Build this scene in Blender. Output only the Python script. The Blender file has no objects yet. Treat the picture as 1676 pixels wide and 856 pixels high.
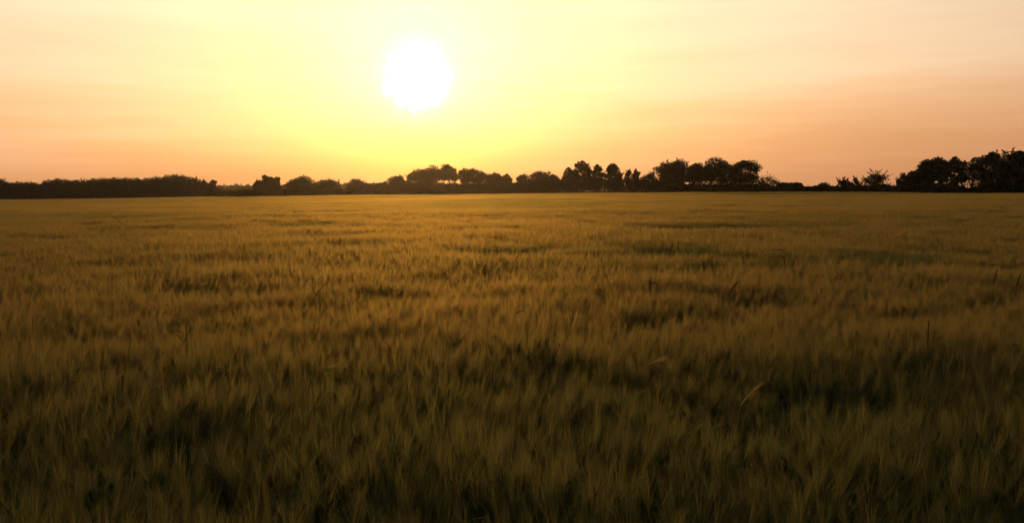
import bpy, math, random
import numpy as np
from mathutils import Vector, Matrix, Euler

scene = bpy.context.scene
COL = scene.collection
R = math.radians

# ------------------------------------------------------------------ camera
EYE = 1.92                      # eye height above the soil, the crop stands 0.75 m
IMG_W, IMG_H = 1676.0, 856.0
FPX = 1395.0                    # focal length in photograph pixels
PITCH = math.atan((428 - 313) / FPX)
ROLL = R(-0.5)
cam_data = bpy.data.cameras.new('camera')
cam_data.sensor_width = 36.0
cam_data.lens = 36.0 * FPX / IMG_W
cam_data.clip_start = 0.05
cam_data.clip_end = 20000
cam = bpy.data.objects.new('camera', cam_data)
COL.objects.link(cam)
cam_mat = Matrix.Rotation(R(90) - PITCH, 4, 'X') @ Matrix.Rotation(ROLL, 4, 'Z')
cam.matrix_world = Matrix.Translation((0, 0, EYE)) @ cam_mat
scene.camera = cam
CAM3 = cam_mat.to_3x3()


def ray(px, py):
    """world direction in which a point of the photograph lies"""
    v = Vector(((px - IMG_W / 2) / FPX, -(py - IMG_H / 2) / FPX, -1.0))
    return (CAM3 @ v).normalized()


SUN_DIR = ray(683, 127)
SUN_EL = math.asin(SUN_DIR.z)
SUN_AZ = math.atan2(SUN_DIR.x, SUN_DIR.y)

# ------------------------------------------------------------------ sky
world = bpy.data.worlds.new('World')
scene.world = world
world.use_nodes = True
wt = world.node_tree
wt.nodes.clear()


class NT:
    """small helper to write node trees"""
    def __init__(self, tree):
        self.t = tree

    def node(self, kind, **kw):
        n = self.t.nodes.new(kind)
        for k, v in kw.items():
            setattr(n, k, v)
        return n

    def put(self, sock, v):
        if isinstance(v, bpy.types.NodeSocket):
            self.t.links.new(v, sock)
        elif v is not None:
            sock.default_value = v

    def math(self, op, a, b=None, c=None, clamp=False):
        n = self.node('ShaderNodeMath', operation=op, use_clamp=clamp)
        self.put(n.inputs[0], a)
        self.put(n.inputs[1], b)
        self.put(n.inputs[2], c)
        return n.outputs[0]

    def vmath(self, op, a, b=None, out=0):
        n = self.node('ShaderNodeVectorMath', operation=op)
        self.put(n.inputs[0], a)
        self.put(n.inputs[1], b)
        return n.outputs[out]

    def scale(self, v, s):
        n = self.node('ShaderNodeVectorMath', operation='SCALE')
        self.put(n.inputs[0], v)
        self.put(n.inputs['Scale'], s)
        return n.outputs[0]

    def ramp(self, fac, stops, interp='LINEAR'):
        n = self.node('ShaderNodeValToRGB')
        n.color_ramp.interpolation = interp
        els = n.color_ramp.elements
        while len(els) < len(stops):
            els.new(0.5)
        for e, (p, c) in zip(els, stops):
            e.position = p
            e.color = (*c, 1) if len(c) == 3 else c
        self.put(n.inputs[0], fac)
        return n.outputs[0]

    def maprange(self, v, a, b, c, d, smooth=False):
        n = self.node('ShaderNodeMapRange')
        n.interpolation_type = 'SMOOTHSTEP' if smooth else 'LINEAR'
        n.clamp = True
        self.put(n.inputs[0], v)
        for i, x in enumerate((a, b, c, d)):
            n.inputs[i + 1].default_value = x
        return n.outputs[0]

    def mix(self, f, a, b):
        n = self.node('ShaderNodeMix', data_type='RGBA')
        self.put(n.inputs[0], f)
        self.put(n.inputs[6], a)
        self.put(n.inputs[7], b)
        return n.outputs[2]


w = NT(wt)
tc = w.node('ShaderNodeTexCoord')
direc = w.vmath('NORMALIZE', tc.outputs['Generated'])
sep = w.node('ShaderNodeSeparateXYZ')
wt.links.new(direc, sep.inputs[0])
zz = sep.outputs[2]
cosang = w.vmath('DOT_PRODUCT', direc, tuple(SUN_DIR), out=1)
ang = w.math('MULTIPLY', w.math('ARCCOSINE', w.math('MINIMUM', cosang, 1.0)), 180 / math.pi)   # degrees from the sun
# streaks of thin high cloud
sc_n = w.node('ShaderNodeTexNoise')
sc_n.inputs['Scale'].default_value = 1.0
sc_n.inputs['Detail'].default_value = 4.0
sc_n.inputs['Roughness'].default_value = 0.55
wt.links.new(w.vmath('MULTIPLY', w.vmath('ADD', direc, (0.3, 0.1, 0.0)), (2.0, 2.0, 22.0)), sc_n.inputs['Vector'])
streak = w.maprange(sc_n.outputs[0], 0.3, 0.72, 0.0, 1.0, True)
zs = w.math('ADD', zz, w.math('MULTIPLY', w.math('SUBTRACT', streak, 0.5), 0.042))
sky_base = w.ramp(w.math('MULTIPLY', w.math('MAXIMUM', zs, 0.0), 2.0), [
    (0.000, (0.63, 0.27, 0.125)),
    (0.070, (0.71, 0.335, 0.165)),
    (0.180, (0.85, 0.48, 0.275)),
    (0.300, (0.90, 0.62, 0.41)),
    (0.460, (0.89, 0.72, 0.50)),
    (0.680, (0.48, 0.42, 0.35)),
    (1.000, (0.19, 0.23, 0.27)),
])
fall = w.maprange(ang, 12.0, 105.0, 1.0, 0.16, True)
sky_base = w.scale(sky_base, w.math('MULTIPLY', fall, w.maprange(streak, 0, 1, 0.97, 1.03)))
glow_col = w.ramp(w.math('MULTIPLY', zz, 4.0), [
    (0.00, (0.90, 0.38, 0.02)),
    (0.25, (0.95, 0.80, 0.03)),
    (0.42, (0.85, 0.85, 0.22)),
    (0.60, (0.72, 0.78, 0.20)),
    (0.90, (0.50, 0.58, 0.22)),
])
g_wide = w.math('MULTIPLY', w.math('EXPONENT', w.math('MULTIPLY', w.math('POWER', w.math('DIVIDE', ang, 4.9), 2.0), -1.0)), 0.98)
g_far = w.math('MULTIPLY', w.math('EXPONENT', w.math('DIVIDE', ang, -14.0)), 0.10)
sky_glow = w.scale(glow_col, w.math('ADD', g_wide, g_far))
rim_n = w.node('ShaderNodeTexNoise')                 # noise roughens the burnt-out disc's edge, imitating lens overexposure
rim_n.inputs['Scale'].default_value = 52.0
rim_n.inputs['Detail'].default_value = 1.0
wt.links.new(direc, rim_n.inputs['Vector'])
ang_r = w.math('ADD', ang, w.math('MULTIPLY', w.math('SUBTRACT', rim_n.outputs[0], 0.5), 1.7))
core = w.math('MULTIPLY', w.maprange(ang, 3.3, 1.8, 0.0, 1.0, True), 0.4)
core2 = w.math('MULTIPLY', w.maprange(ang_r, 2.2, 1.9, 0.0, 1.0, True), 3.0)
sky_core = w.vmath('ADD', w.scale((0.5, 0.5, 0.42), core), w.scale((1.0, 0.95, 0.85), core2))
nish = w.node('ShaderNodeTexSky', sky_type='NISHITA')
nish.sun_disc = False
nish.sun_elevation = SUN_EL
nish.sun_rotation = SUN_AZ
nish.air_density = 1.5
nish.dust_density = 4.0
sky_n = w.scale(nish.outputs[0], 0.02)
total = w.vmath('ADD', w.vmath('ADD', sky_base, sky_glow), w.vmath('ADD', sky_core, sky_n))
bg = w.node('ShaderNodeBackground')
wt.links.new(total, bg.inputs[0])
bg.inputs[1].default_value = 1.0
wo = w.node('ShaderNodeOutputWorld')
wt.links.new(bg.outputs[0], wo.inputs[0])

# ------------------------------------------------------------------ sun
sun_data = bpy.data.lights.new('sun', 'SUN')
sun_data.energy = 1.8
sun_data.angle = R(0.53)
sun_data.color = (1.0, 0.50, 0.15)
sun = bpy.data.objects.new('sun', sun_data)
COL.objects.link(sun)
sun.location = (-20, 200, 60)
sun.rotation_euler = SUN_DIR.to_track_quat('Z', 'Y').to_euler()

# ------------------------------------------------------------------ exposure
vs = scene.view_settings
vs.view_transform = 'Standard'
vs.look = 'None'
vs.exposure = 0.0
vs.gamma = 1.0
vs.use_curve_mapping = False
scene.cycles.use_denoising = True
scene.cycles.use_adaptive_sampling = True
scene.cycles.adaptive_threshold = 0.03
scene.cycles.max_bounces = 5
scene.cycles.diffuse_bounces = 2
scene.cycles.transmission_bounces = 4
scene.cycles.transparent_max_bounces = 8
scene.cycles.volume_bounces = 0
scene.cycles.sample_clamp_indirect = 6.0

# ------------------------------------------------------------------ helpers
rng = np.random.default_rng(7)


def link(name, mesh, mats, parent=None):
    for m in (mats if isinstance(mats, (list, tuple)) else [mats]):
        mesh.materials.append(m)
    o = bpy.data.objects.new(name, mesh)
    COL.objects.link(o)
    if parent is not None:
        o.parent = parent
    return o


def empty(name, loc):
    o = bpy.data.objects.new(name, None)
    o.empty_display_size = 0.2
    COL.objects.link(o)
    o.location = loc
    return o


def tag(o, label=None, category=None, group=None, kind=None):
    for k, v in (('label', label), ('category', category), ('group', group), ('kind', kind)):
        if v:
            o[k] = v
    return o


class MB:
    """collects vertices and faces of one mesh"""
    def __init__(self):
        self.v, self.f, self.m, self.n = [], [], [], 0

    def add(self, verts, faces, mat=0):
        b = self.n
        self.v.extend(verts)
        self.n += len(verts)
        for f in faces:
            self.f.append(tuple(i + b for i in f))
            self.m.append(mat)

    def strip(self, pts, widths, side, mat=0):
        """flat ribbon along pts, pointed where the width is 0"""
        vs_, fs = [], []
        prev = None
        for p, wd in zip(pts, widths):
            if wd <= 1e-6:
                cur = [len(vs_)]
                vs_.append(tuple(p))
            else:
                cur = [len(vs_), len(vs_) + 1]
                vs_.append(tuple(p - side * wd * 0.5))
                vs_.append(tuple(p + side * wd * 0.5))
            if prev is not None:
                if len(prev) == 2 and len(cur) == 2:
                    fs.append((prev[0], prev[1], cur[1], cur[0]))
                elif len(prev) == 2:
                    fs.append((prev[0], prev[1], cur[0]))
                else:
                    fs.append((prev[0], cur[1], cur[0]))
            prev = cur
        self.add(vs_, fs, mat)

    def tube(self, pts, radii, n=6, mat=0):
        vs_, fs = [], []
        for i, (p, r) in enumerate(zip(pts, radii)):
            a = pts[min(i + 1, len(pts) - 1)] - pts[max(i - 1, 0)]
            a = a / (np.linalg.norm(a) + 1e-9)
            u = np.cross(a, (0.31, 0.95, 0.05))
            u /= np.linalg.norm(u) + 1e-9
            q = np.cross(a, u)
            for k in range(n):
                t = 2 * math.pi * k / n
                vs_.append(tuple(p + r * (math.cos(t) * u + math.sin(t) * q)))
            if i:
                b0, b1 = (i - 1) * n, i * n
                for k in range(n):
                    k2 = (k + 1) % n
                    fs.append((b0 + k, b0 + k2, b1 + k2, b1 + k))
        fs.append(tuple(range((len(pts) - 1) * n, len(pts) * n)))
        self.add(vs_, fs, mat)

    def mesh(self, name, smooth=False):
        me = bpy.data.meshes.new(name)
        me.from_pydata(self.v, [], self.f)
        me.polygons.foreach_set('material_index', self.m)
        if smooth:
            me.polygons.foreach_set('use_smooth', [True] * len(self.f))
        me.update()
        return me


def quads_mesh(name, V):
    """mesh from an (n,4,3) array of four-cornered faces"""
    n = len(V)
    me = bpy.data.meshes.new(name)
    me.vertices.add(n * 4)
    me.vertices.foreach_set('co', V.reshape(-1).astype(np.float32))
    me.loops.add(n * 4)
    me.loops.foreach_set('vertex_index', np.arange(n * 4, dtype=np.int32))
    me.polygons.add(n)
    me.polygons.foreach_set('loop_start', np.arange(0, n * 4, 4, dtype=np.int32))
    me.update(calc_edges=True)
    return me


def _hash(ix, iy, s):
    h = np.sin(ix * 127.1 + iy * 311.7 + s * 74.7) * 43758.5453
    return h - np.floor(h)


def noise2(x, y, s=0):
    x, y = np.asarray(x, float), np.asarray(y, float)
    ix, iy = np.floor(x), np.floor(y)
    fx, fy = x - ix, y - iy
    fx, fy = fx * fx * (3 - 2 * fx), fy * fy * (3 - 2 * fy)
    a, b = _hash(ix, iy, s), _hash(ix + 1, iy, s)
    c, d = _hash(ix, iy + 1, s), _hash(ix + 1, iy + 1, s)
    return (a * (1 - fx) + b * fx) * (1 - fy) + (c * (1 - fx) + d * fx) * fy


def fbm(x, y, s=0, o=3):
    t, a, n = 0.0, 1.0, 0.0
    for k in range(o):
        t = t + a * noise2(x * 2 ** k, y * 2 ** k, s + k * 13)
        n += a
        a *= 0.5
    return t / n


def sstep(x, a, b):
    t = np.clip((np.asarray(x, float) - a) / (b - a), 0, 1)
    return t * t * (3 - 2 * t)


def ground_z(x, y):
    x, y = np.asarray(x, float), np.asarray(y, float)
    az = np.degrees(np.arctan2(x, np.maximum(y, 1.0)))
    far = sstep(y, 90, 260)
    z = far * (0.22 * np.exp(-((az - 6) / 11) ** 2) - 0.55 * sstep(az, 18, 31) - 1.1 * sstep(-az, 10, 30))
    z = z + 0.10 * (fbm(x / 45, y / 45, 3) - 0.5) * sstep(np.hypot(x, y), 8, 40)
    return z


# ------------------------------------------------------------------ materials
def new_mat(name):
    m = bpy.data.materials.new(name)
    m.use_nodes = True
    m.node_tree.nodes.clear()
    return m, NT(m.node_tree)


def leafy(name, col_a, col_b, trans=0.5, gloss=0.06, rough=0.45, attr=None, col_green=None, noise=None, fwd=0.0):
    m, n = new_mat(name)
    oi = n.node('ShaderNodeObjectInfo')
    fac = oi.outputs['Random']
    if noise:
        g = n.node('ShaderNodeNewGeometry')
        nz = n.node('ShaderNodeTexNoise')
        nz.inputs['Scale'].default_value = noise
        nz.inputs['Detail'].default_value = 3
        m.node_tree.links.new(g.outputs['Position'], nz.inputs['Vector'])
        fac = n.maprange(nz.outputs[0], 0.3, 0.7, 0, 1)
    col = n.mix(fac, (*col_a, 1), (*col_b, 1))
    if attr:
        at = n.node('ShaderNodeAttribute')
        at.attribute_type = 'INSTANCER'
        at.attribute_name = attr
        col = n.mix(at.outputs['Fac'], col, (*col_green, 1))
    d = n.node('ShaderNodeBsdfDiffuse')
    t = n.node('ShaderNodeBsdfTranslucent')
    g1 = n.node('ShaderNodeBsdfGlossy')
    g1.inputs['Roughness'].default_value = rough
    n.put(d.inputs[0], col)
    n.put(t.inputs[0], col)
    n.put(g1.inputs[0], col)
    mx = n.node('ShaderNodeMixShader')
    mx.inputs[0].default_value = trans
    m.node_tree.links.new(d.outputs[0], mx.inputs[1])
    m.node_tree.links.new(t.outputs[0], mx.inputs[2])
    mx2 = n.node('ShaderNodeMixShader')
    mx2.inputs[0].default_value = gloss
    m.node_tree.links.new(mx.outputs[0], mx2.inputs[1])
    m.node_tree.links.new(g1.outputs[0], mx2.inputs[2])
    res = mx2.outputs[0]
    if fwd:                       # thin bristles scatter light mostly onwards
        rf = n.node('ShaderNodeBsdfRefraction')
        rf.inputs['Roughness'].default_value = 1.0
        rf.inputs['IOR'].default_value = 1.33
        n.put(rf.inputs[0], col)
        mx3 = n.node('ShaderNodeMixShader')
        mx3.inputs[0].default_value = fwd
        m.node_tree.links.new(res, mx3.inputs[1])
        m.node_tree.links.new(rf.outputs[0], mx3.inputs[2])
        res = mx3.outputs[0]
    out = n.node('ShaderNodeOutputMaterial')
    m.node_tree.links.new(res, out.inputs[0])
    return m


M_AWN = leafy('barley_awn', (0.38, 0.285, 0.09), (0.32, 0.25, 0.08), 0.60, 0.05, 0.6, 'green', (0.125, 0.155, 0.055), fwd=0.25)
M_EAR = leafy('barley_ear', (0.31, 0.245, 0.085), (0.26, 0.215, 0.075), 0.35, 0.05, 0.5, 'green', (0.12, 0.13, 0.045), fwd=0.12)
M_STEM = leafy('barley_stem', (0.13, 0.155, 0.048), (0.11, 0.14, 0.045), 0.35, 0.05, 0.5, 'green', (0.08, 0.11, 0.038))
M_LEAF = leafy('barley_leaf', (0.12, 0.165, 0.05), (0.10, 0.15, 0.048), 0.4, 0.05, 0.5, 'green', (0.07, 0.11, 0.036))
M_WEED = leafy('weed_green', (0.05, 0.06, 0.025), (0.06, 0.055, 0.02), 0.3, 0.05, 0.5, noise=20)
M_STRAW = leafy('pale_straw', (0.44, 0.33, 0.11), (0.38, 0.28, 0.09), 0.55, 0.1, 0.4, noise=30)
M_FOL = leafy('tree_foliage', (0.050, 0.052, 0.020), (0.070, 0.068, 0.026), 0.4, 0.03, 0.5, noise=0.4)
M_BARK = leafy('tree_bark', (0.09, 0.065, 0.045), (0.06, 0.045, 0.033), 0.0, 0.0, 0.6, noise=3.0)

m_soil, n_ = new_mat('field_soil')
g_ = n_.node('ShaderNodeNewGeometry')
nz_ = n_.node('ShaderNodeTexNoise')
nz_.inputs['Scale'].default_value = 3.0
nz_.inputs['Detail'].default_value = 8.0
m_soil.node_tree.links.new(g_.outputs['Position'], nz_.inputs['Vector'])
bs_ = n_.node('ShaderNodeBsdfPrincipled')
bs_.inputs['Roughness'].default_value = 0.95
n_.put(bs_.inputs['Base Color'], n_.ramp(nz_.outputs[0], [(0.35, (0.05, 0.036, 0.02)), (0.65, (0.09, 0.075, 0.032))]))
bp_ = n_.node('ShaderNodeBump')
bp_.inputs['Strength'].default_value = 0.6
n_.put(bp_.inputs['Height'], nz_.outputs[0])
n_.put(bs_.inputs['Normal'], bp_.outputs[0])
o_ = n_.node('ShaderNodeOutputMaterial')
m_soil.node_tree.links.new(bs_.outputs[0], o_.inputs[0])

# ------------------------------------------------------------------ ground: one sheet to the horizon
def build_ground():
    r = np.concatenate([[0.0], np.geomspace(1.0, 6000, 90)])
    na = 160
    verts, faces = [], []
    for i, rr in enumerate(r):
        for k in range(na):
            t = 2 * math.pi * k / na
            x, y = rr * math.sin(t), rr * math.cos(t)
            z = float(ground_z(x, y))
            if rr > 1500:
                z -= (rr - 1500) * 0.004
            verts.append((x, y, z))
    for i in range(1, len(r)):
        for k in range(na):
            k2 = (k + 1) % na
            a, b, c, d = (i - 1) * na + k, (i - 1) * na + k2, i * na + k2, i * na + k
            faces.append((a, b, c, d) if i > 1 else (a, c, d))
    me = bpy.data.meshes.new('ground')
    me.from_pydata(verts, [], faces)
    me.polygons.foreach_set('use_smooth', [True] * len(faces))
    me.update()
    return tag(link('ground', me, m_soil), 'soil of the field running out to the horizon', kind='structure')


build_ground()

# ------------------------------------------------------------------ barley: templates
TEMPL = bpy.data.collections.new('barley_templates')      # never linked to the scene: only a source for the crop
BMATS = [M_STEM, M_LEAF, M_EAR, M_AWN]
WIND = np.array([0.45, -0.1, 0.0])


def unit(v):
    return v / (np.linalg.norm(v) + 1e-9)


def near_plant(mb, r, x, y, H, awns=20, aw=0.0015, ear_sides=3, leaves=3, wide=1.0):
    a = r.uniform(0, 2 * math.pi)
    lean = 0.09 * np.array([math.cos(a), math.sin(a), 0]) * r.uniform(0.2, 1.6) + WIND * 0.09 * r.uniform(0.2, 1.4)
    base = np.array([x, y, 0.0])

    def P(t):
        return base + lean * t * t * (H / 0.75) + np.array([0, 0, H * t])
    a2 = r.uniform(0, math.pi)
    side = np.array([math.cos(a2), math.sin(a2), 0])
    mb.strip([P(0.0), P(0.4), P(0.75), P(1.0)], [0.004 * wide, 0.0038 * wide, 0.003 * wide, 0.0025 * wide], side, 0)
    for k in range(leaves):
        t0 = r.uniform(0.35, 0.88)
        b = r.uniform(0, 2 * math.pi)
        o = np.array([math.cos(b), math.sin(b), 0])
        L = r.uniform(0.14, 0.24)
        p0 = P(t0)
        sd = np.array([-o[1], o[0], 0]) * 0.9 + np.array([0, 0, 0.3]) * r.uniform(-1, 1)
        mb.strip([p0, p0 + o * L * 0.35 + np.array([0, 0, L * 0.55]), p0 + o * L * 0.75 + np.array([0, 0, L * 0.62]),
                  p0 + o * L * 1.1 + np.array([0, 0, L * r.uniform(0.0, 0.5)])],
                 [0.006 * wide, 0.011 * wide, 0.008 * wide, 0.0], unit(sd), 1)
    # ear nods over, awns fan out beyond it
    top = P(1.0)
    b = r.normal(0, 1.7) + math.atan2(WIND[1], WIND[0])
    til = abs(r.normal(0.42, 0.30))
    if r.random() < 0.06:
        til = r.uniform(1.0, 1.6)
    ho = np.array([math.cos(b), math.sin(b), 0])
    ax = ho * math.sin(til) + np.array([0, 0, math.cos(til)])
    EL = r.uniform(0.065, 0.09)
    tip = top + ax * EL + np.array([0, 0, -0.006])
    if ear_sides:
        u = unit(np.cross(ax, (0.2, 0.9, 0.3)))
        q = np.cross(ax, u)
        vs_, fs = [tuple(top)], []
        for fr, rad in ((0.25, 0.0062), (0.7, 0.0055)):
            for k in range(3):
                t = 2 * math.pi * k / 3 + fr * 2
                vs_.append(tuple(top + ax * EL * fr + rad * wide * (math.cos(t) * u + math.sin(t) * q)))
        vs_.append(tuple(tip))
        for k in range(3):
            k2 = (k + 1) % 3
            fs += [(0, 1 + k, 1 + k2), (1 + k, 4 + k, 4 + k2, 1 + k2), (4 + k, 7, 4 + k2)]
        mb.add(vs_, fs, 2)
    else:
        mb.strip([top, top + ax * EL * 0.5, tip], [0.002 * wide, 0.011 * wide, 0.004 * wide], side, 2)
    for k in range(awns):
        fr = r.uniform(0.05, 1.0)
        s = top + (tip - top) * fr
        d = unit(ax + r.normal(0, 0.14, 3) + np.array([0.0, 0, 0.06]))
        L = r.uniform(0.11, 0.17) + 0.03 * (1 - fr)
        sd = unit(np.cross(d, r.normal(0, 1, 3)))
        e = s + d * L
        w2 = aw * r.uniform(0.8, 1.2)
        mb.add([tuple(s - sd * w2 * 0.5), tuple(s + sd * w2 * 0.5), tuple(e)], [(0, 1, 2)], 3)


def clump(idx, kind, seed):
    r = np.random.default_rng(seed)
    mb = MB()
    if kind == 'near':
        S, N = 0.38, 56
        for i in range(N):
            near_plant(mb, r, r.uniform(-S / 2, S / 2), r.uniform(-S / 2, S / 2), r.normal(0.64, 0.035))
    elif kind == 'mid':
        S, N = 1.05, 250
        for i in range(N):
            near_plant(mb, r, r.uniform(-S / 2, S / 2), r.uniform(-S / 2, S / 2), r.normal(0.64, 0.035), 9, 0.0030, 0, 1, 1.4)
    else:
        S, N, wd, n_aw = {'far': (3.0, 1200, 0.011, 4), 'vast': (8.0, 2100, 0.034, 4)}[kind]
        for i in range(N):
            x, y = r.uniform(-S / 2, S / 2, 2)
            base = np.array([x, y, 0.0])
            H = r.normal(0.64, 0.04)
            a = r.uniform(0, 2 * math.pi)
            sd = np.array([math.cos(a), math.sin(a), 0])
            lean = r.normal(0, 0.04, 3) + WIND * 0.06
            lean[2] = 0
            top = base + lean + np.array([0, 0, H])
            mb.strip([base + np.array([0, 0, 0.15]), top], [wd * 1.2, wd * 0.7], sd, 0)
            for k in range(n_aw):
                d = unit(np.array([0, 0, 1.0]) + WIND * 0.35 + r.normal(0, 0.34, 3))
                s2 = unit(np.cross(d, r.normal(0, 1, 3)))
                s = top + r.normal(0, 0.02, 3) - np.array([0, 0, 0.05])
                e = s + d * r.uniform(0.14, 0.23)
                mb.add([tuple(s - s2 * wd * 0.5), tuple(s + s2 * wd * 0.5), tuple(e)], [(0, 1, 2)], 3)
    me = mb.mesh('barley_%02d' % idx)
    for m in BMATS:
        me.materials.append(m)
    o = bpy.data.objects.new('barley_%02d' % idx, me)
    TEMPL.objects.link(o)


LODS = [('near', 8), ('mid', 6), ('far', 5), ('vast', 5)]
first, idx = {}, 0
for kind, n in LODS:
    first[kind] = (idx, n)
    for k in range(n):
        clump(idx, kind, 100 + idx)
        idx += 1


# ------------------------------------------------------------------ barley: where it stands
def ground_at(px, py, h=0.75):
    """point at height h above flat ground that the photograph shows at a pixel"""
    d = ray(px, py)
    t = (EYE - h) / -d.z
    return d.x * t, d.y * t


# weaker, greener and lower patches of the crop seen in the photograph: centre, half width and half depth (in pixels), strength
PATCH = [
    (490, 367, 62, 4, 1.0), (420, 364, 30, 2.5, 0.7), (150, 350, 70, 3, 0.5), (270, 353, 60, 3, 0.45), (170, 373, 35, 2, 0.7), (25, 394, 30, 3, 0.8),
    (1120, 373, 75, 5, 1.0), (1280, 371, 120, 4.5, 0.85), (1230, 364, 60, 2, 0.6), (1600, 357, 100, 2.2, 0.9),
    (840, 412, 80, 8, 0.9), (960, 405, 70, 5, 0.45), (1090, 411, 85, 8, 0.8), (590, 405, 70, 5, 0.5), (500, 390, 110, 4, 0.4),
    (1500, 420, 170, 6, 0.75), (1500, 432, 80, 6, 0.9), (1640, 436, 60, 6, 0.9), (1300, 430, 40, 5, 0.8),
    (900, 440, 60, 5, 0.8), (1020, 442, 55, 7, 0.9), (1168, 440, 26, 10, 1.0), (780, 438, 30, 5, 0.5),
    (620, 488, 70, 9, 0.6), (380, 482, 60, 8, 0.6), (190, 484, 60, 9, 0.5), (800, 490, 60, 8, 0.6), (1230, 497, 50, 8, 0.7), (1610, 500, 50, 8, 0.6),
    (1100, 520, 60, 10, 0.5), (330, 540, 60, 12, 0.5), (540, 560, 60, 12, 0.55), (60, 560, 50, 12, 0.5), (880, 560, 60, 14, 0.45),
    (650, 690, 55, 18, 0.7), (250, 740, 70, 22, 0.5), (110, 640, 60, 16, 0.5), (960, 740, 60, 22, 0.6), (1260, 700, 70, 22, 0.6), (1550, 760, 70, 26, 0.7), (1380, 650, 60, 18, 0.5),
]


def patch_field(x, y):
    g = np.zeros_like(x)
    for (px, py, hw, hh, s) in PATCH:
        if 400 < py < 460 or px > 1000:
            hw = hw * 1.35
        elif py > 470:
            s = s * 0.5
        cx, cy = ground_at(px, py)
        x1, _ = ground_at(px + hw, py)
        _, y0 = ground_at(px, py + hh)
        _, y1 = ground_at(px, py - hh)
        rx = abs(x1 - cx)
        ry = max(0.12, abs(y1 - y0) / 2)
        wob = 0.28 * (fbm(x / (rx * 0.35 + .1), y / (ry * 0.6 + .1), int(px)) - 0.5)
        q = ((x - cx) / rx) ** 2 + ((y - cy) / ry) ** 2
        g = np.maximum(g, s * (1 - sstep(q + wob * 2, 0.35, 1.5)))
    # strip coloured a darker green, well short of the trees
    az = np.degrees(np.arctan2(x, y))
    yc = np.interp(az, [-6, 2, 8, 14, 24, 31], [330, 275, 235, 205, 190, 200])
    wdt = np.interp(az, [-8, 0, 8, 14, 22, 27], [0.1, 4, 14, 27, 20, 5])
    wob = 10 * (fbm(x / 25, y / 25, 91) - 0.5)
    g = np.maximum(g, 0.9 * (1 - sstep(np.abs(y - yc + wob) / wdt, 0.5, 1.15)))
    return g


FIELD_EDGE_PX = [(-400, 640), (0, 600), (350, 560), (420, 470), (640, 405), (850, 372), (1100, 345), (1300, 315), (1480, 283), (1676, 250), (1900, 235)]


def edge_r(az_deg):
    """distance of the field's far edge by azimuth"""
    a = [math.degrees(math.atan2(ray(px, 312).x, ray(px, 312).y)) for px, _ in FIELD_EDGE_PX]
    return np.interp(az_deg, a, [d - 6 for _, d in FIELD_EDGE_PX])


def grid_points(step, r0, r1, tanw, margin, jit):
    xs = np.arange(-r1 * tanw - margin, r1 * tanw + margin, step)
    ys = np.arange(-2, r1, step)
    X, Y = np.meshgrid(xs, ys)
    X = X.ravel() + rng.uniform(-jit, jit, X.size) * step
    Y = Y.ravel() + rng.uniform(-jit, jit, Y.size) * step
    D = np.hypot(X, Y)
    ok = (D >= r0) & (D < r1) & (np.abs(X) < np.maximum(Y, 0) * tanw + margin) & (D < edge_r(np.degrees(np.arctan2(X, Y))))
    return X[ok], Y[ok], D[ok]


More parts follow.
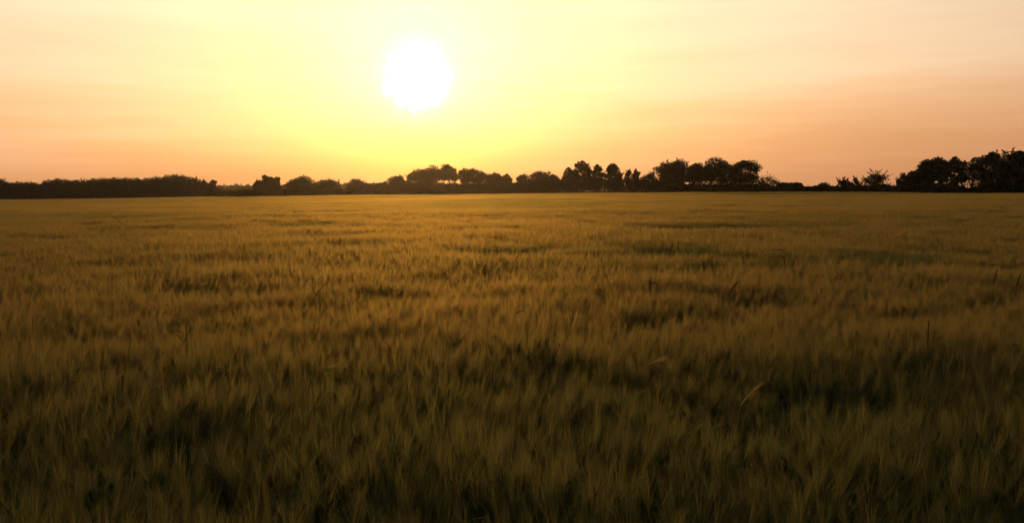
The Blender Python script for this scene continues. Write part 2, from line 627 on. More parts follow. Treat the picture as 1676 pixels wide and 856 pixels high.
def build_crop():
    cols = {k: [] for k in ('co', 'var', 'rot', 'scl', 'green')}
    for kind, step, r0, r1, margin in (('near', 0.31, 1.4, 10.5, 1.2), ('mid', 0.90, 10.2, 48.0, 3.0), ('far', 2.5, 47.0, 150.0, 6.0), ('vast', 6.8, 147.0, 640.0, 12.0)):
        X, Y, D = grid_points(step, r0, r1, 0.76, margin, 0.30)
        n = len(X)
        i0, nv = first[kind]
        g = patch_field(X, Y)
        wave = fbm(X / 2.6, Y / 1.5, 5) - 0.5            # unevenness a few steps across
        wave2 = fbm(X / 17, Y / 9, 17) - 0.5
        fine = fbm(X / 0.55, Y / 0.5, 29, 2) - 0.5
        green = np.clip(g * 0.95 + 0.7 * np.clip(wave2, 0, 1) + 0.5 * np.clip(-wave - 0.02, 0, 1) + 0.35 * np.clip(fine - 0.1, 0, 1), 0, 1)
        low = {'near': 0.20, 'mid': 0.14, 'far': 0.05, 'vast': 0.0}[kind]
        h = 1.0 - low * g + 0.26 * wave + 0.14 * wave2 + rng.normal(0, 0.03, n)
        if kind == 'near':
            h = h + 0.13 * fine
        streaks = sstep(fbm(X / (0.22 * D + 3), np.log(np.maximum(Y, 2)) * 9.0, 63, 3), 0.55, 0.72)   # thin drawn-out bands of greener crop
        green = np.clip(green + sstep(D, 20, 60) * 0.45 * streaks, 0, 1)
        green = np.clip(green + 0.55 * (1 - sstep(D, 2.5, 9.0)), 0, 1)      # greener towards the camera: view angle and skylight painted into the colour
        h = np.clip(h, 0.5, 1.22)
        tx = 0.14 * (fbm(X / 1.1, Y / 1.1, 41) - 0.5) * 2
        ty = 0.12 * (fbm(X / 1.1, Y / 1.1, 57) - 0.5) * 2
        if kind in ('far', 'vast'):
            tx, ty = tx * 0.1, ty * 0.1
        cols['co'].append(np.stack([X, Y, ground_z(X, Y) - 0.01], 1))
        cols['var'].append(i0 + rng.integers(0, nv, n))
        cols['rot'].append(np.stack([ty, tx, rng.uniform(-0.7, 0.7, n)], 1))
        sx = rng.uniform(0.95, 1.1, n)
        cols['scl'].append(np.stack([sx, sx, h], 1))
        cols['green'].append(green)
    co = np.concatenate(cols['co']).astype(np.float32)
    n = len(co)
    me = bpy.data.meshes.new('barley_field')
    me.vertices.add(n)
    me.vertices.foreach_set('co', co.ravel())
    a = me.attributes.new('variant', 'INT', 'POINT')
    a.data.foreach_set('value', np.concatenate(cols['var']).astype(np.int32))
    for nm, key in (('turn', 'rot'), ('size', 'scl')):
        a = me.attributes.new(nm, 'FLOAT_VECTOR', 'POINT')
        a.data.foreach_set('vector', np.concatenate(cols[key]).astype(np.float32).ravel())
    a = me.attributes.new('green', 'FLOAT', 'POINT')
    a.data.foreach_set('value', np.concatenate(cols['green']).astype(np.float32))
    me.update()
    o = link('barley_field', me, BMATS)
    ng = bpy.data.node_groups.new('sow_barley', 'GeometryNodeTree')
    ng.interface.new_socket('Geometry', in_out='INPUT', socket_type='NodeSocketGeometry')
    ng.interface.new_socket('Geometry', in_out='OUTPUT', socket_type='NodeSocketGeometry')
    gi, go = ng.nodes.new('NodeGroupInput'), ng.nodes.new('NodeGroupOutput')
    ci = ng.nodes.new('GeometryNodeCollectionInfo')
    ci.inputs['Collection'].default_value = TEMPL
    ci.inputs['Separate Children'].default_value = True
    ci.inputs['Reset Children'].default_value = True
    iop = ng.nodes.new('GeometryNodeInstanceOnPoints')
    iop.inputs['Pick Instance'].default_value = True

    def attr(name, dt):
        nd = ng.nodes.new('GeometryNodeInputNamedAttribute')
        nd.data_type = dt
        nd.inputs['Name'].default_value = name
        return [s for s in nd.outputs if s.enabled and s.name == 'Attribute'][0]
    e2r = ng.nodes.new('FunctionNodeEulerToRotation')
    L = ng.links.new
    L(gi.outputs[0], iop.inputs['Points'])
    L(ci.outputs[0], iop.inputs['Instance'])
    L(attr('variant', 'INT'), iop.inputs['Instance Index'])
    L(attr('turn', 'FLOAT_VECTOR'), e2r.inputs[0])
    L(e2r.outputs[0], iop.inputs['Rotation'])
    L(attr('size', 'FLOAT_VECTOR'), iop.inputs['Scale'])
    L(iop.outputs[0], go.inputs[0])
    md = o.modifiers.new('sow', 'NODES')
    md.node_group = ng
    print('crop clumps', n)
    return tag(o, 'golden field of ripening bearded barley filling the foreground', 'barley', kind='stuff')


build_crop()

# ------------------------------------------------------------------ trees
def polar(px, d):
    v = ray(px, 312)
    a = math.atan2(v.x, v.y)
    x, y = d * math.sin(a), d * math.cos(a)
    return a, x, y, float(ground_z(x, y))


def top_z(px, py, d):
    v = ray(px, py)
    return EYE + d * v.z / math.hypot(v.x, v.y)


def cards(P, r, smin, smax, stretch=1.0):
    """leaf-spray faces (rhombs, slightly uneven) at points P"""
    n = len(P)
    a = r.normal(0, 1, (n, 3))
    a /= np.linalg.norm(a, axis=1)[:, None]
    b = np.cross(a, r.normal(0, 1, (n, 3)))
    b /= np.linalg.norm(b, axis=1)[:, None]
    s = r.uniform(smin, smax, (n, 1))
    L, W = a * s * stretch, b * s * r.uniform(0.4, 0.75, (n, 1))
    k = r.uniform(-0.35, 0.35, (n, 1))
    V = np.stack([P - L * 0.5, P + W * 0.5 + L * k * 0.5, P + L * 0.5, P - W * 0.5 - L * k * 0.4], 1)
    return V


def crown_points(r, style, W, H, cb, n, lobes):
    """leaf positions in a box x in +-W/2, z in cb..H, with centres of the lobes"""
    rx, rz = W / 2, (H - cb) / 2
    cz = cb + rz
    cen = []
    for k in range(lobes):
        for _ in range(60):
            u = r.uniform(-1, 1, 3)
            if style == 'bush' or style == 'mound':
                ok = u[0] ** 2 + u[1] ** 2 + max(u[2] * 0.5 + 0.5, 0) ** 2 < 1
            else:
                ok = 0.12 < np.dot(u, u) < 1
            if ok:
                break
        cen.append(np.array([u[0] * rx * 0.74, u[1] * rx * 0.74, cz + u[2] * rz * 0.74]))
    cen = np.array(cen)
    rad = r.uniform(0.24, 0.44, lobes) * min(rx, rz * 1.2)
    if style == 'loose':
        rad *= 0.74
    which = r.choice(lobes, n, p=rad ** 2 / np.sum(rad ** 2))
    u = r.normal(0, 1, (n, 3))
    u /= np.linalg.norm(u, axis=1)[:, None]
    rr = r.uniform(0, 1, (n, 1)) ** 0.55
    P = cen[which] + u * rr * rad[which][:, None] * np.array([1.0, 1.0, 0.86])
    P += r.normal(0, 0.05, (n, 3)) * rx * 0.5
    if style in ('loose', 'spiky'):            # an egg of thinner foliage round the limbs
        m = int(n * (0.42 if style == 'loose' else 0.24))
        t = r.uniform(0, 1, (m, 1)) ** 1.15
        v = r.normal(0, 1, (m, 2))
        v /= np.linalg.norm(v, axis=1)[:, None]
        q = np.sqrt(np.clip(1 - t, 0, 1)) * np.sqrt(np.clip(t + 0.35, 0, 1)) * 1.15 * r.uniform(0.05, 1, (m, 1)) ** 0.5
        P[:m] = np.concatenate([v * q * rx * 0.8, cb + t * 1.8 * rz], 1)
    if style in ('dome', 'bush', 'mound', 'flat'):
        m = int(n * 0.32)                      # the body between the lobes
        v = r.normal(0, 1, (m, 3))
        v /= np.linalg.norm(v, axis=1)[:, None]
        v *= r.uniform(0.2, 0.86, (m, 1)) ** 0.5
        P[:m] = np.array([0, 0, cz]) + v * np.array([rx * 0.78, rx * 0.74, rz * 0.78])
    # twigs standing out of the outline
    tw = []
    nt = {'dome': 10, 'flat': 10, 'bush': 14, 'mound': 6, 'loose': 26, 'spiky': 40}[style]
    tl = {'dome': 0.10, 'flat': 0.10, 'bush': 0.16, 'mound': 0.08, 'loose': 0.17, 'spiky': 0.40}[style]
    for k in range(nt):
        j = r.integers(0, lobes)
        d = unit(np.array([r.normal(0, 0.55), r.normal(0, 0.5), r.uniform(0.35, 1.2)]))
        L = tl * min(rx, rz) * 2 * r.uniform(0.4, 1.0)
        s = cen[j] + d * rad[j] * 0.7
        q = 14
        t = r.uniform(0, 1, (q, 1))
        tw.append(s + d * L * t + r.normal(0, 0.10, (q, 3)) * (1.1 - t))
    P = np.concatenate([P] + tw)
    # fit exactly the height and width of the crown
    P[:, 2] = np.maximum(P[:, 2], cb * 0.9)
    lo, hi = np.percentile(P[:, 0], 0.6), np.percentile(P[:, 0], 99.4)
    mid = (lo + hi) / 2
    f = W / (hi - lo)
    P[:, 0] = (P[:, 0] - mid) * f
    cen[:, 0] = (cen[:, 0] - mid) * f
    zt = np.percentile(P[:, 2], 99.7)
    f = (H - cb) / (zt - cb)
    P[:, 2] = cb + (P[:, 2] - cb) * f
    cen[:, 2] = cb + (cen[:, 2] - cb) * f
    return P, cen


def tree(name, label, x0, x1, top, d, style='dome', cb=0.28, n=2000, lobes=13, leaf=(0.4, 0.95), cat='tree', group='trees along the far edge of the field', seed=None, trunks=1, shear=0.0):
    seed = seed if seed is not None else int(x0 * 7 + x1 + top)
    r = np.random.default_rng(seed)
    xm = (x0 + x1) / 2
    a, x, y, z = polar(xm, d)
    W = (x1 - x0) * d / FPX
    H = top_z(xm, top, d) - z
    root = empty(name, (x, y, z - 0.05))
    root.rotation_euler = (0, 0, -a)
    n = int(n * {'loose': 2.2, 'spiky': 1.8}.get(style, 2.4))
    P, cen = crown_points(r, style, W, H, cb * H, n, lobes)
    if shear:
        P[:, 2] = cb * H + (P[:, 2] - cb * H) * np.clip(1 + shear * P[:, 0] / W, 0.2, 1.3)
    crown = link('crown', quads_mesh('crown', cards(P, r, *leaf)), M_FOL, root)
    mb = MB()
    for k in range(trunks):
        bx = 0 if trunks == 1 else (k - (trunks - 1) / 2) * W / (trunks + 0.3) + r.normal(0, 0.15)
        by = r.normal(0, 0.4)
        th = H * (0.78 if style != 'bush' else 0.6)
        rad = 0.035 * H if trunks == 1 else 0.022 * H
        rad = max(0.08, min(rad, 0.34))
        pts = [np.array([bx, by, -0.3])]
        for t in (0.15, 0.35, 0.55, 0.8, 1.0):
            pts.append(np.array([bx + r.normal(0, 0.018) * H * t, by + r.normal(0, 0.015) * H * t, th * t]))
        mb.tube(pts, [rad * 1.25, rad, rad * 0.85, rad * 0.65, rad * 0.4, rad * 0.15], 7)
        for c in cen[r.permutation(len(cen))[:max(4, 7 // trunks)]]:
            t = np.clip(c[2] / th * r.uniform(0.45, 0.7), 0.15, 0.85)
            s = np.array([np.interp(t, (0, 0.15, 0.35, 0.55, 0.8, 1), [p[i] for p in pts]) for i in range(3)])
            mid = (s + c) / 2 + np.array([0, 0, -0.06 * H])
            mb.tube([s, mid, c], [rad * 0.42, rad * 0.28, rad * 0.08], 5)
    link('trunk', mb.mesh('trunk', True), M_BARK, root)
    return tag(root, label, cat, group)


TR = 'broadleaf_tree'
# the three crowns at the left end of the row
tree(TR, 'low rounded tree at the left end of the tree row, left of a taller dome', 413, 434, 295, 440, 'bush', 0.08, 1800, 10)
tree(TR, 'tall domed tree second from the left end of the tree row', 429, 450, 287, 444, 'dome', 0.1, 2000, 10)
tree(TR, 'narrow upright tree pressed against the right side of a domed tree', 448, 459, 290, 440, 'bush', 0.08, 1300, 7)
tree(TR, 'broad domed tree standing alone in the left of the tree row', 471, 516, 288, 432, 'dome', 0.06, 2800, 14)
tree(TR, 'low wide dome of a tree left of the slim spruce spire', 516, 558, 294, 425, 'bush', 0.05, 2600, 13)
tree(TR, 'rounded tree with uneven top just right of the slim spruce spire', 565, 597, 293, 418, 'bush', 0.06, 2000, 11)
tree('bush', 'low bush between two rounded trees left of the sun', 594, 620, 300, 416, 'bush', 0.05, 1500, 9, cat='bush')
tree('bush', 'low dark bush left of a small flat topped tree', 616, 639, 297, 410, 'bush', 0.05, 1500, 9, cat='bush')
# below the sun
tree(TR, 'small flat topped tree left of the great crowns below the sun', 636, 664, 287.5, 404, 'flat', 0.3, 1700, 10)
tree(TR, 'tree with a small pointed tip at the left foot of the great crowns', 663, 692, 280, 402, 'loose', 0.12, 2000, 14)
tree(TR, 'great smooth crown below the sun, left of the two tallest domes', 681, 722, 271.5, 398, 'dome', 0.26, 2800, 16, trunks=3)
tree(TR, 'highest great dome below the sun with sky gaps between its trunks', 714, 750, 270, 396, 'dome', 0.40, 2800, 15, trunks=4)
tree(TR, 'wide flat crown right of the great domes with slim trunks below', 751.5, 798, 276, 392, 'flat', 0.38, 3000, 16, trunks=5)
tree(TR, 'dark rounded tree adjoining the wide flat crown on its right', 794, 826, 283, 388, 'dome', 0.2, 2000, 12)
tree(TR, 'small leaning crown just left of the notch in the tree row', 822, 838, 285, 386, 'loose', 0.35, 900, 8)
# middle
tree(TR, 'left shoulder of the low bushy mound right of the notch', 846, 868, 286, 380, 'bush', 0.06, 1500, 9)
tree(TR, 'bushy domed tree at the top of the low mound in mid row', 860, 903, 281, 377, 'bush', 0.06, 2800, 13)
tree(TR, 'low tree on the right shoulder of the bushy mound in mid row', 892, 920, 287, 375, 'bush', 0.06, 1700, 10)
tree(TR, 'loose branched tree on the left flank of a twin tipped tree', 920, 944, 274.5, 372, 'loose', 0.12, 1700, 14)
tree(TR, 'tall twin tipped tree, highest in the middle of the row', 936, 969, 264, 370, 'loose', 0.15, 2600, 17)
tree(TR, 'narrow pointed tree on the right flank of the twin tipped tree', 967, 990, 269.5, 368, 'loose', 0.2, 1800, 13)
tree(TR, 'free standing spiky crown right of the twin tipped tree', 990, 1018, 268.5, 366, 'loose', 0.15, 2100, 14)
tree(TR, 'small thin crowned tree left of a small pointed tree', 1022, 1037, 278, 362, 'spiky', 0.15, 800, 8)
tree(TR, 'small pointed tree in the dip left of the great smooth dome', 1035, 1049, 277, 360, 'loose', 0.12, 900, 9)
tree(TR, 'low round tree at the left foot of the great smooth dome', 1049, 1080, 282, 356, 'bush', 0.08, 1900, 11)
tree(TR, 'great smooth evenly domed tree right of the middle', 1075, 1127, 262.5, 352, 'dome', 0.08, 4200, 18)
tree(TR, 'level topped dark tree between the smooth dome and the highest crown', 1125, 1158, 268, 346, 'flat', 0.16, 2800, 13, trunks=4)
tree(TR, 'highest crown of the right group with a two humped top', 1152, 1193, 259, 342, 'dome', 0.14, 3200, 15, trunks=2)
tree(TR, 'big sloping crown full of sky holes, right end of the group', 1188, 1240, 263.5, 336, 'loose', 0.16, 3600, 26, trunks=2)
tree('shrub', 'thin twiggy shrub sloping down to the clipped hedge', 1234, 1277, 284, 328, 'spiky', 0.15, 1300, 16, leaf=(0.25, 0.6), cat='shrub', shear=-0.45)
# right
tree('bush', 'tiny round bush on top of the low dark hedge', 1336, 1351, 300, 306, 'bush', 0.1, 700, 7, cat='bush')
tree('shrub', 'tiny sparse wispy shrub on the low dark hedge', 1347, 1357, 298, 305, 'spiky', 0.3, 130, 5, leaf=(0.2, 0.4), cat='shrub')
tree('shrub', 'spiky low shrub at the left of the isolated shrubs on the right', 1372, 1395, 290.5, 300, 'spiky', 0.08, 1200, 11, leaf=(0.25, 0.6), cat='shrub')
tree('shrub', 'narrow leaning shrub between two wider spiky shrubs', 1393, 1408, 289, 299, 'spiky', 0.08, 700, 7, leaf=(0.25, 0.6), cat='shrub')
tree('shrub', 'tall spreading shrub with a fan of upright branches', 1413, 1452, 278, 297, 'spiky', 0.1, 1700, 17, leaf=(0.25, 0.6), cat='shrub')
tree('shrub', 'spiky shrub at the left end of the big right hand group', 1468, 1482, 283, 288, 'spiky', 0.1, 900, 9, leaf=(0.25, 0.6), cat='shrub')
tree(TR, 'small tree stepping up behind a spiky shrub at the right', 1480, 1500, 281, 285, 'loose', 0.12, 1400, 11)
tree(TR, 'dark sloping crown rising left to right in the right hand group', 1493, 1533, 263.5, 280, 'dome', 0.1, 3400, 16, shear=0.55)
tree(TR, 'narrow round topped tree beside the sloping crown at the right', 1530, 1551, 262.5, 276, 'dome', 0.2, 1900, 10)
tree(TR, 'tree with a ragged broad top left of the see through tree', 1546, 1577, 257.5, 272, 'loose', 0.14, 1500, 18)
tree(TR, 'open see through tree with its slim trunk against the sky', 1577, 1606, 258.5, 270, 'loose', 0.24, 1250, 17, leaf=(0.3, 0.65))
tree(TR, 'big dark tree right of the see through tree', 1603, 1644, 249.5, 264, 'loose', 0.1, 2500, 26)
tree(TR, 'tallest dark tree, cut by the right edge of the photo', 1636, 1700, 246, 258, 'loose', 0.1, 3600, 32)

# ------------------------------------------------------------------ hedges and undergrowth below the trees
def belt(name, prof, depth, per_m, leaf, lift=0.0, seed=1, label=None, cat=None, kind=None):
    """a long bank of leaves; prof = (photo x, photo y of the top, distance)"""
    r = np.random.default_rng(seed)
    xs = np.array([p[0] for p in prof], float)
    x0, x1 = xs[0], xs[-1]
    dmid = np.mean([p[2] for p in prof])
    length = (x1 - x0) * dmid / FPX
    n = int(length * per_m)
    px = r.uniform(x0, x1, n)
    d = np.interp(px, xs, [p[2] for p in prof]) + r.uniform(0, depth, n)
    ty = np.interp(px, xs, [p[1] for p in prof])
    P = np.zeros((n, 3))
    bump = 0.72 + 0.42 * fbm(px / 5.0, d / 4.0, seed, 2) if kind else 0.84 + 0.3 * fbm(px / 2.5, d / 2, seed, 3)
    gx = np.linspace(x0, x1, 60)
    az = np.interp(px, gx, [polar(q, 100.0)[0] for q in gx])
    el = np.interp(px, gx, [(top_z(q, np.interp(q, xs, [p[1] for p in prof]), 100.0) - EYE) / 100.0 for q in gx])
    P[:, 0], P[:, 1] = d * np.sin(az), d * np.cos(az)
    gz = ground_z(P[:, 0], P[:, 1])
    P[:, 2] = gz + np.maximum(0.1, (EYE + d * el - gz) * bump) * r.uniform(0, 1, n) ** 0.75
    V = cards(P, r, *leaf)
    a, x, y, z = polar((x0 + x1) / 2, dmid)
    V = V - np.array([x, y, z])
    o = link(name, quads_mesh(name, V), M_FOL)
    o.location = (x, y, z)
    return tag(o, label, cat, kind=kind)


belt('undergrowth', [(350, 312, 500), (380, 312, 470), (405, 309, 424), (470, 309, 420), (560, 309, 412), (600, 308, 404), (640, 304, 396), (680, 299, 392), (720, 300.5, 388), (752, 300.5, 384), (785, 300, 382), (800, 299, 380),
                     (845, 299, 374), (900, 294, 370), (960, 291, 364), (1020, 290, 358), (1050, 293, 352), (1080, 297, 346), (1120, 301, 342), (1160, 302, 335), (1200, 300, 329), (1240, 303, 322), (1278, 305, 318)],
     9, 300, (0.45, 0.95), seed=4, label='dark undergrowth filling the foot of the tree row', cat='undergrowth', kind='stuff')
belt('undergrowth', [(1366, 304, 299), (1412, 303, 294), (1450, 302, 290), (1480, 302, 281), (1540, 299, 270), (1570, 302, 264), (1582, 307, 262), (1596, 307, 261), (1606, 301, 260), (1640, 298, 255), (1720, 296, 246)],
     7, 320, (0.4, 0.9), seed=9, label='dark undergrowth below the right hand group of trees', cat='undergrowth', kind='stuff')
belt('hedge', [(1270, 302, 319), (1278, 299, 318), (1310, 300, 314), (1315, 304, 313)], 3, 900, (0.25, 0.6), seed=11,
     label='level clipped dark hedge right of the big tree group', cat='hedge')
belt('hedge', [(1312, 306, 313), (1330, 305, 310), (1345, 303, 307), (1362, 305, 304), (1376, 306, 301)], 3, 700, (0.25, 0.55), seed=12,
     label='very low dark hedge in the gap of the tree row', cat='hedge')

# ------------------------------------------------------------------ far woods
def mass_wood(name, label, prof, depth, n_trees, per, leaf, seed, conifer=False):
    r = np.random.default_rng(seed)
    xs = [p[0] for p in prof]
    allP = []
    for i in range(n_trees):
        px = xs[0] + (xs[-1] - xs[0]) * (i + r.uniform(0, 1)) / n_trees
        back = r.uniform(0, 1)
        d = np.interp(px, xs, [p[2] for p in prof]) + back * depth
        a, x, y, z = polar(px, d)
        H = top_z(px, np.interp(px, xs, [p[1] for p in prof]), d) - z
        H *= r.uniform(0.92, 1.09) if not conifer else r.choice([r.uniform(0.78, 0.92), r.uniform(0.9, 1.06)])
        u = r.normal(0, 1, (per, 3))
        u /= np.linalg.norm(u, axis=1)[:, None]
        if conifer:
            t = r.uniform(0, 1, per) ** 1.3
            rad = (1 - t) * H * 0.13 * r.uniform(0.5, 1.1, per)
            ang_ = r.uniform(0, 2 * math.pi, per)
            P = np.stack([x + rad * np.cos(ang_), y + rad * np.sin(ang_), z + 0.05 * H + t * 0.95 * H], 1)
        else:
            rr = r.uniform(0.3, 1, (per, 1)) ** 0.5
            wd = H * r.uniform(0.24, 0.36)
            lob = r.normal(0, 1, (6, 3))
            lob /= np.linalg.norm(lob, axis=1)[:, None]
            k = r.integers(0, 6, per)
            q = lob[k] * 0.5 + u * rr * 0.5
            P = np.stack([x + q[:, 0] * wd * 1.2, y + q[:, 1] * wd * 1.2, z + H * (0.52 + 0.48 * q[:, 2])], 1)
            m = per // 4                       # undergrowth at the wood's foot
            P[:m, 2] = z + H * r.uniform(0, 0.35, m)
            P[:m, 0] += r.normal(0, 2.0, m)
        allP.append(P)
    P = np.concatenate(allP)
    V = cards(P, r, *leaf)
    c = P.mean(0)
    c[2] = 0
    o = link(name, quads_mesh(name, V - c), M_FOL)
    o.location = c
    return tag(o, label, 'wood', kind='stuff')


mass_wood('distant_wood', 'long dark wood rising to a low hump at the left',
          [(-260, 292, 690), (-60, 290, 650), (0, 290, 640), (10, 295, 636), (20, 297, 634), (50, 297, 630), (66, 300, 628), (74, 297, 626), (82, 292.5, 624), (100, 293, 622), (112, 295, 620), (140, 293.5, 616),
           (165, 292, 612), (185, 290, 610), (210, 291, 606), (240, 290.5, 602), (265, 289, 598), (280, 287, 594), (300, 285.5, 590), (312, 287, 588), (325, 293, 586), (335, 298, 584), (348, 303, 580), (356, 306, 578), (364, 310, 576)],
          45, 460, 420, (0.7, 1.6), 21)
mass_wood('distant_conifer_wood', 'hazy far conifer ridge with spiky tops between wood and tree row',
          [(250, 301, 1120), (360, 302, 1100), (420, 301.5, 1080), (520, 300, 1060), (640, 299.5, 1050), (760, 300, 1040), (870, 302, 1040)], 90, 520, 260, (1.2, 2.4), 22, True)
tree(TR, 'little round tree at the right end of the left wood', 342, 354, 295, 584, 'dome', 0.2, 900, 8, leaf=(0.5, 1.0), group='trees at the left wood')
tree(TR, 'thin wispy tree left of the little round tree by the left wood', 329, 341, 293, 586, 'spiky', 0.2, 500, 7, leaf=(0.4, 0.9), group='trees at the left wood')
tree(TR, 'slim upright tree standing out of the left wood near the photo edge', 70, 77, 296, 622, 'bush', 0.1, 700, 6, leaf=(0.5, 1.0), group='trees at the left wood')


def spruce(label, px, top, d, width):
    r = np.random.default_rng(77)
    a, x, y, z = polar(px, d)
    H = top_z(px, top, d) - z
    root = empty('spruce_tree', (x, y, z - 0.05))
    t = r.uniform(0, 1, 900) ** 1.2
    rad = (1 - t * 0.9) * width * 0.5 * d / FPX * r.uniform(0.3, 1.1, 900)
    an = r.uniform(0, 2 * math.pi, 900)
    link('crown', quads_mesh('crown', cards(np.stack([rad * np.cos(an), rad * np.sin(an), H * (0.1 + 0.9 * t)], 1), r, 0.5, 1.0)), M_FOL, root)
    mb = MB()
    mb.tube([np.array([0, 0, -0.3]), np.array([0.02, 0, H * 0.5]), np.array([0, 0, H * 0.98])], [0.28, 0.16, 0.03], 7)
    link('trunk', mb.mesh('trunk', True), M_BARK, root)
    tag(root, label, 'tree', 'far conifers')


spruce('slim spruce spire standing above the low trees in the left half', 555, 293.5, 520, 4)


# ------------------------------------------------------------------ single plants standing out of the crop
def spot(px, py, h):
    """foot on the soil of a plant whose point at height h is seen at a pixel"""
    x, y = ground_at(px, py, h)
    return x, y, float(ground_z(x, y))


def arc(p0, d0, L, droop, n=7):
    """points of a blade leaving p0 along d0 and bending down"""
    pts, d = [np.array(p0, float)], np.array(d0, float)
    for i in range(n):
        d = unit(d + np.array([0, 0, -droop / n]))
        pts.append(pts[-1] + d * L / n)
    return pts


def taper(n, w_, tip=0.0):
    return [w_ * (0.55 + 0.45 * min(1, 3 * t)) * (1 - t ** 2.5) + tip for t in np.linspace(0, 1, n)]


def weed(label, px, py, h, parts, mat, name='grass_stalk', cat='stalk', group='single stalks standing above the barley'):
    """parts: (kind, start height, direction, length, droop, width)"""
    root = empty(name, spot(px, py, h))
    root.scale = (1.07, 1.07, 1.07)
    r = np.random.default_rng(int(px * 3 + py))
    for kind, z0, d0, L, droop, wd in parts:
        mb = MB()
        d0 = unit(np.array(d0, float))
        if kind == 'stalk':
            pts = arc((0, 0, z0), d0, L, droop, 8)
            mb.tube(pts, [wd * (1 - 0.5 * t) for t in np.linspace(0, 1, len(pts))], 5)
        elif kind == 'leaf':
            pts = arc((0, 0, z0), d0, L, droop, 8)
            wds = taper(9, wd)
            sd = unit(np.cross(d0, (0.1, 1, 0.05)))
            sd = unit(sd * 0.7 + np.array([0.0, 0.6, 0.0]))
            fold = np.cross(d0, sd) * wd * 0.25
            mb.strip(pts, wds, sd, 0)
            mb.strip([p + fold for p in pts], [q * 0.5 for q in wds], sd, 0)
        elif kind == 'ear':
            base = np.array((d0[0], d0[1], 0)) * 0.0 + np.array([0, 0, z0])
            pts = arc(base, d0, L, droop, 8)
            mb.tube(pts, [wd * q for q in (0.4, 0.8, 1, 1, 0.95, 0.9, 0.7, 0.5, 0.15)], 6)
            for k in range(16):                       # grains standing off the ear
                i = r.integers(1, 8)
                a = r.normal(0, 1, 3)
                ax = unit(pts[min(i + 1, 8)] - pts[i - 1])
                sd = unit(np.cross(ax, a))
                mb.add([tuple(pts[i] + sd * wd * 0.6), tuple(pts[i] + sd * wd * 0.5 + ax * 0.012), tuple(pts[i] + sd * wd * 1.7 + ax * 0.016)], [(0, 1, 2)])
        link(kind, mb.mesh(kind, True), mat, root)
    return tag(root, label, cat, group)


def pale_ear(label, px, py, lean, L=0.075, awn=0.13, n=30, spread=0.12):
    """one bright barley plant leaning out of the crop: stalk, ear and its beard of awns"""
    h = 0.80
    root = empty('barley_plant', spot(px, py, h))
    r = np.random.default_rng(int(px + py))
    lean = unit(np.array(lean, float))
    mb = MB()
    top = np.array([0, 0, h])
    foot = np.array([-lean[0] * 0.25, -lean[1] * 0.25, 0.0])
    mid = foot * 0.35 + np.array([0, 0, h * 0.6])
    mb.tube([foot, mid, top * 0.97 + mid * 0.03, top], [0.003, 0.0026, 0.002, 0.0018], 5)
    link('stalk', mb.mesh('stalk', True), M_STRAW, root)
    mb = MB()
    pts = [top + lean * L * t for t in np.linspace(0, 1, 7)]
    mb.tube(pts, [0.003, 0.006, 0.007, 0.0068, 0.006, 0.0045, 0.001], 6)
    ear = link('ear', mb.mesh('ear', True), M_STRAW, root)
    mb = MB()
    for k in range(n):
        s = top + lean * L * r.uniform(0.05, 1)
        d = unit(lean + r.normal(0, spread, 3))
        sd = unit(np.cross(d, r.normal(0, 1, 3))) * 0.0013
        mb.strip([s, s + d * awn * 0.5, s + d * awn * r.uniform(0.85, 1.1)], [0.0028, 0.0022, 0.0], unit(sd), 0)
    link('awns', mb.mesh('awns'), M_STRAW, ear)
    return tag(root, label, 'barley plant', 'pale barley ears catching the light')


ST = 'stalk'
weed('tall dark stalk with an upright tip and one arching drooping leaf', 1063, 478, 0.84,
     [('stalk', 0, (0.02, 0, 1), 0.90, 0.0, 0.0045), ('leaf', 0.80, (0.12, 0, 1), 0.20, 0.0, 0.011), ('leaf', 0.80, (-0.05, 0, 1), 0.14, 0.0, 0.010), ('leaf', 0.875, (1.0, 0, 0.35), 0.135, 1.35, 0.016)], M_WEED)
weed('dark curved ear leaning right, right of the stalk with the drooping leaf', 1194, 488, 0.82,
     [('stalk', 0, (0.0, 0, 1), 0.82, 0.0, 0.0035), ('ear', 0.815, (0.45, 0, 1), 0.15, 0.75, 0.0055)], M_WEED)
weed('dark bushy tuft of grass with a pointed tip in a shaded hollow', 1168, 452, 0.66,
     [('leaf', 0.05, (math.sin(k * 2.4) * q, 0.5 * math.cos(k * 2.4) * q, 1), 0.93 - 0.42 * q, 0.9 * q, 0.007) for k, q in ((k, 0.08 + 0.42 * ((k * 0.618) % 1.0)) for k in range(80))], M_WEED, 'grass_tuft', 'tuft', None)
weed('thin upright dark stalk near the right edge, beside a shaded patch', 1625, 474, 0.85, [('stalk', 0, (0, 0, 1), 0.84, 0, 0.004), ('ear', 0.84, (0.22, 0, 1), 0.17, 0.1, 0.0055)], M_WEED)
weed('second thin dark stalk, closest to the right edge of the photo', 1663, 476, 0.85, [('stalk', 0, (0, 0, 1), 0.84, 0, 0.004), ('ear', 0.84, (0.3, 0, 1), 0.13, 0.2, 0.0055)], M_WEED)
weed('straight dark stalk standing upright in the lower right of the field', 1518, 556, 0.84, [('stalk', 0, (0, 0, 1), 0.80, 0, 0.003), ('ear', 0.79, (0.05, 0, 1), 0.12, 0.05, 0.004)], M_WEED)
weed('dark stalk arching over to the left in the right half, above a bright band', 1285, 424, 0.82, [('stalk', 0, (0, 0, 1), 0.90, 0, 0.005), ('leaf', 0.89, (-1, 0, 0.5), 0.24, 0.9, 0.02)], M_WEED)
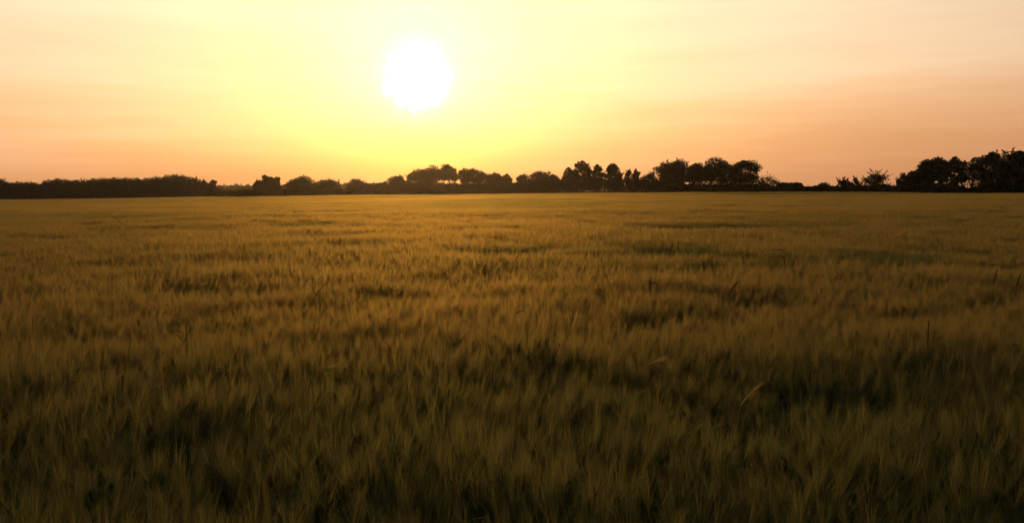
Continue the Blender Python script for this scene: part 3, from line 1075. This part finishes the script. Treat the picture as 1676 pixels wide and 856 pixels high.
weed('dark weed with a bent leaf and a crossing blade in the left foreground', 300, 566, 0.80,
     [('stalk', 0, (0.03, 0, 1), 0.88, 0.0, 0.004), ('leaf', 0.78, (-0.5, 0, 0.8), 0.12, 0.9, 0.012), ('leaf', 0.76, (0.45, 0, 1), 0.13, 0.1, 0.012), ('leaf', 0.84, (-0.9, 0, 0.4), 0.09, 0.6, 0.010)], M_WEED)
weed('slim dark stalk leaning slightly right at the left above a shaded band', 370, 476, 0.84, [('stalk', 0, (0, 0, 1), 0.85, 0, 0.0035), ('leaf', 0.83, (0.22, 0, 1), 0.17, 0.1, 0.010)], M_WEED)
weed('dark forked stalk with two tips opening in a V, left of centre', 517, 488, 0.78, [('stalk', 0, (0, 0, 1), 0.80, 0, 0.0045), ('leaf', 0.76, (-0.4, 0, 1), 0.12, 0.0, 0.014), ('leaf', 0.76, (0.75, 0, 1), 0.17, 0.2, 0.010)], M_WEED)
weed('little dark hooked stalk just right of the middle of the field', 843, 527, 0.82, [('stalk', 0, (0, 0, 1), 0.84, 0, 0.004), ('leaf', 0.83, (0.8, 0, 0.8), 0.10, 1.2, 0.010)], M_WEED)
weed('long thin blade leaning right beside the dark weed on the left', 345, 530, 0.80, [('leaf', 0.4, (0.42, 0, 1), 0.56, 0.1, 0.009)], M_WEED)
weed('pale yellow blade leaning left in the left part of the field', 229, 447, 0.80, [('leaf', 0.35, (-0.36, 0, 1), 0.66, 0.1, 0.016)], M_STRAW, 'barley_leaf_blade', 'blade', None)
pale_ear('bright barley ear with long awns leaning far to the right, right of centre', 1055, 602, (1.0, 0.1, 0.42), spread=0.10)
pale_ear('bright barley ear pointing up to the right, below the far leaning ear', 1212, 664, (0.85, 0.1, 0.85), spread=0.07)

# ------------------------------------------------------------------ haze
def build_haze():
    m = bpy.data.materials.new('evening_haze')
    m.use_nodes = True
    t = m.node_tree
    t.nodes.clear()
    pv = t.nodes.new('ShaderNodeVolumePrincipled')
    pv.inputs['Color'].default_value = (0.95, 0.9, 0.85, 1)
    pv.inputs['Density'].default_value = HAZE
    pv.inputs['Anisotropy'].default_value = 0.86
    out = t.nodes.new('ShaderNodeOutputMaterial')
    t.links.new(pv.outputs[0], out.inputs['Volume'])
    x0, x1, y0, y1, z0, z1 = -1500, 1500, -400, 1700, -26, 24
    v = [(x, y, z) for z in (z0, z1) for y in (y0, y1) for x in (x0, x1)]
    f = [(0, 2, 3, 1), (4, 5, 7, 6), (0, 1, 5, 4), (2, 6, 7, 3), (0, 4, 6, 2), (1, 3, 7, 5)]
    me = bpy.data.meshes.new('haze')
    me.from_pydata(v, [], f)
    me.update()
    tag(link('haze', me, m), 'thin warm evening haze over the field', kind='stuff')


HAZE = 0.000036
if HAZE > 0:
    build_haze()
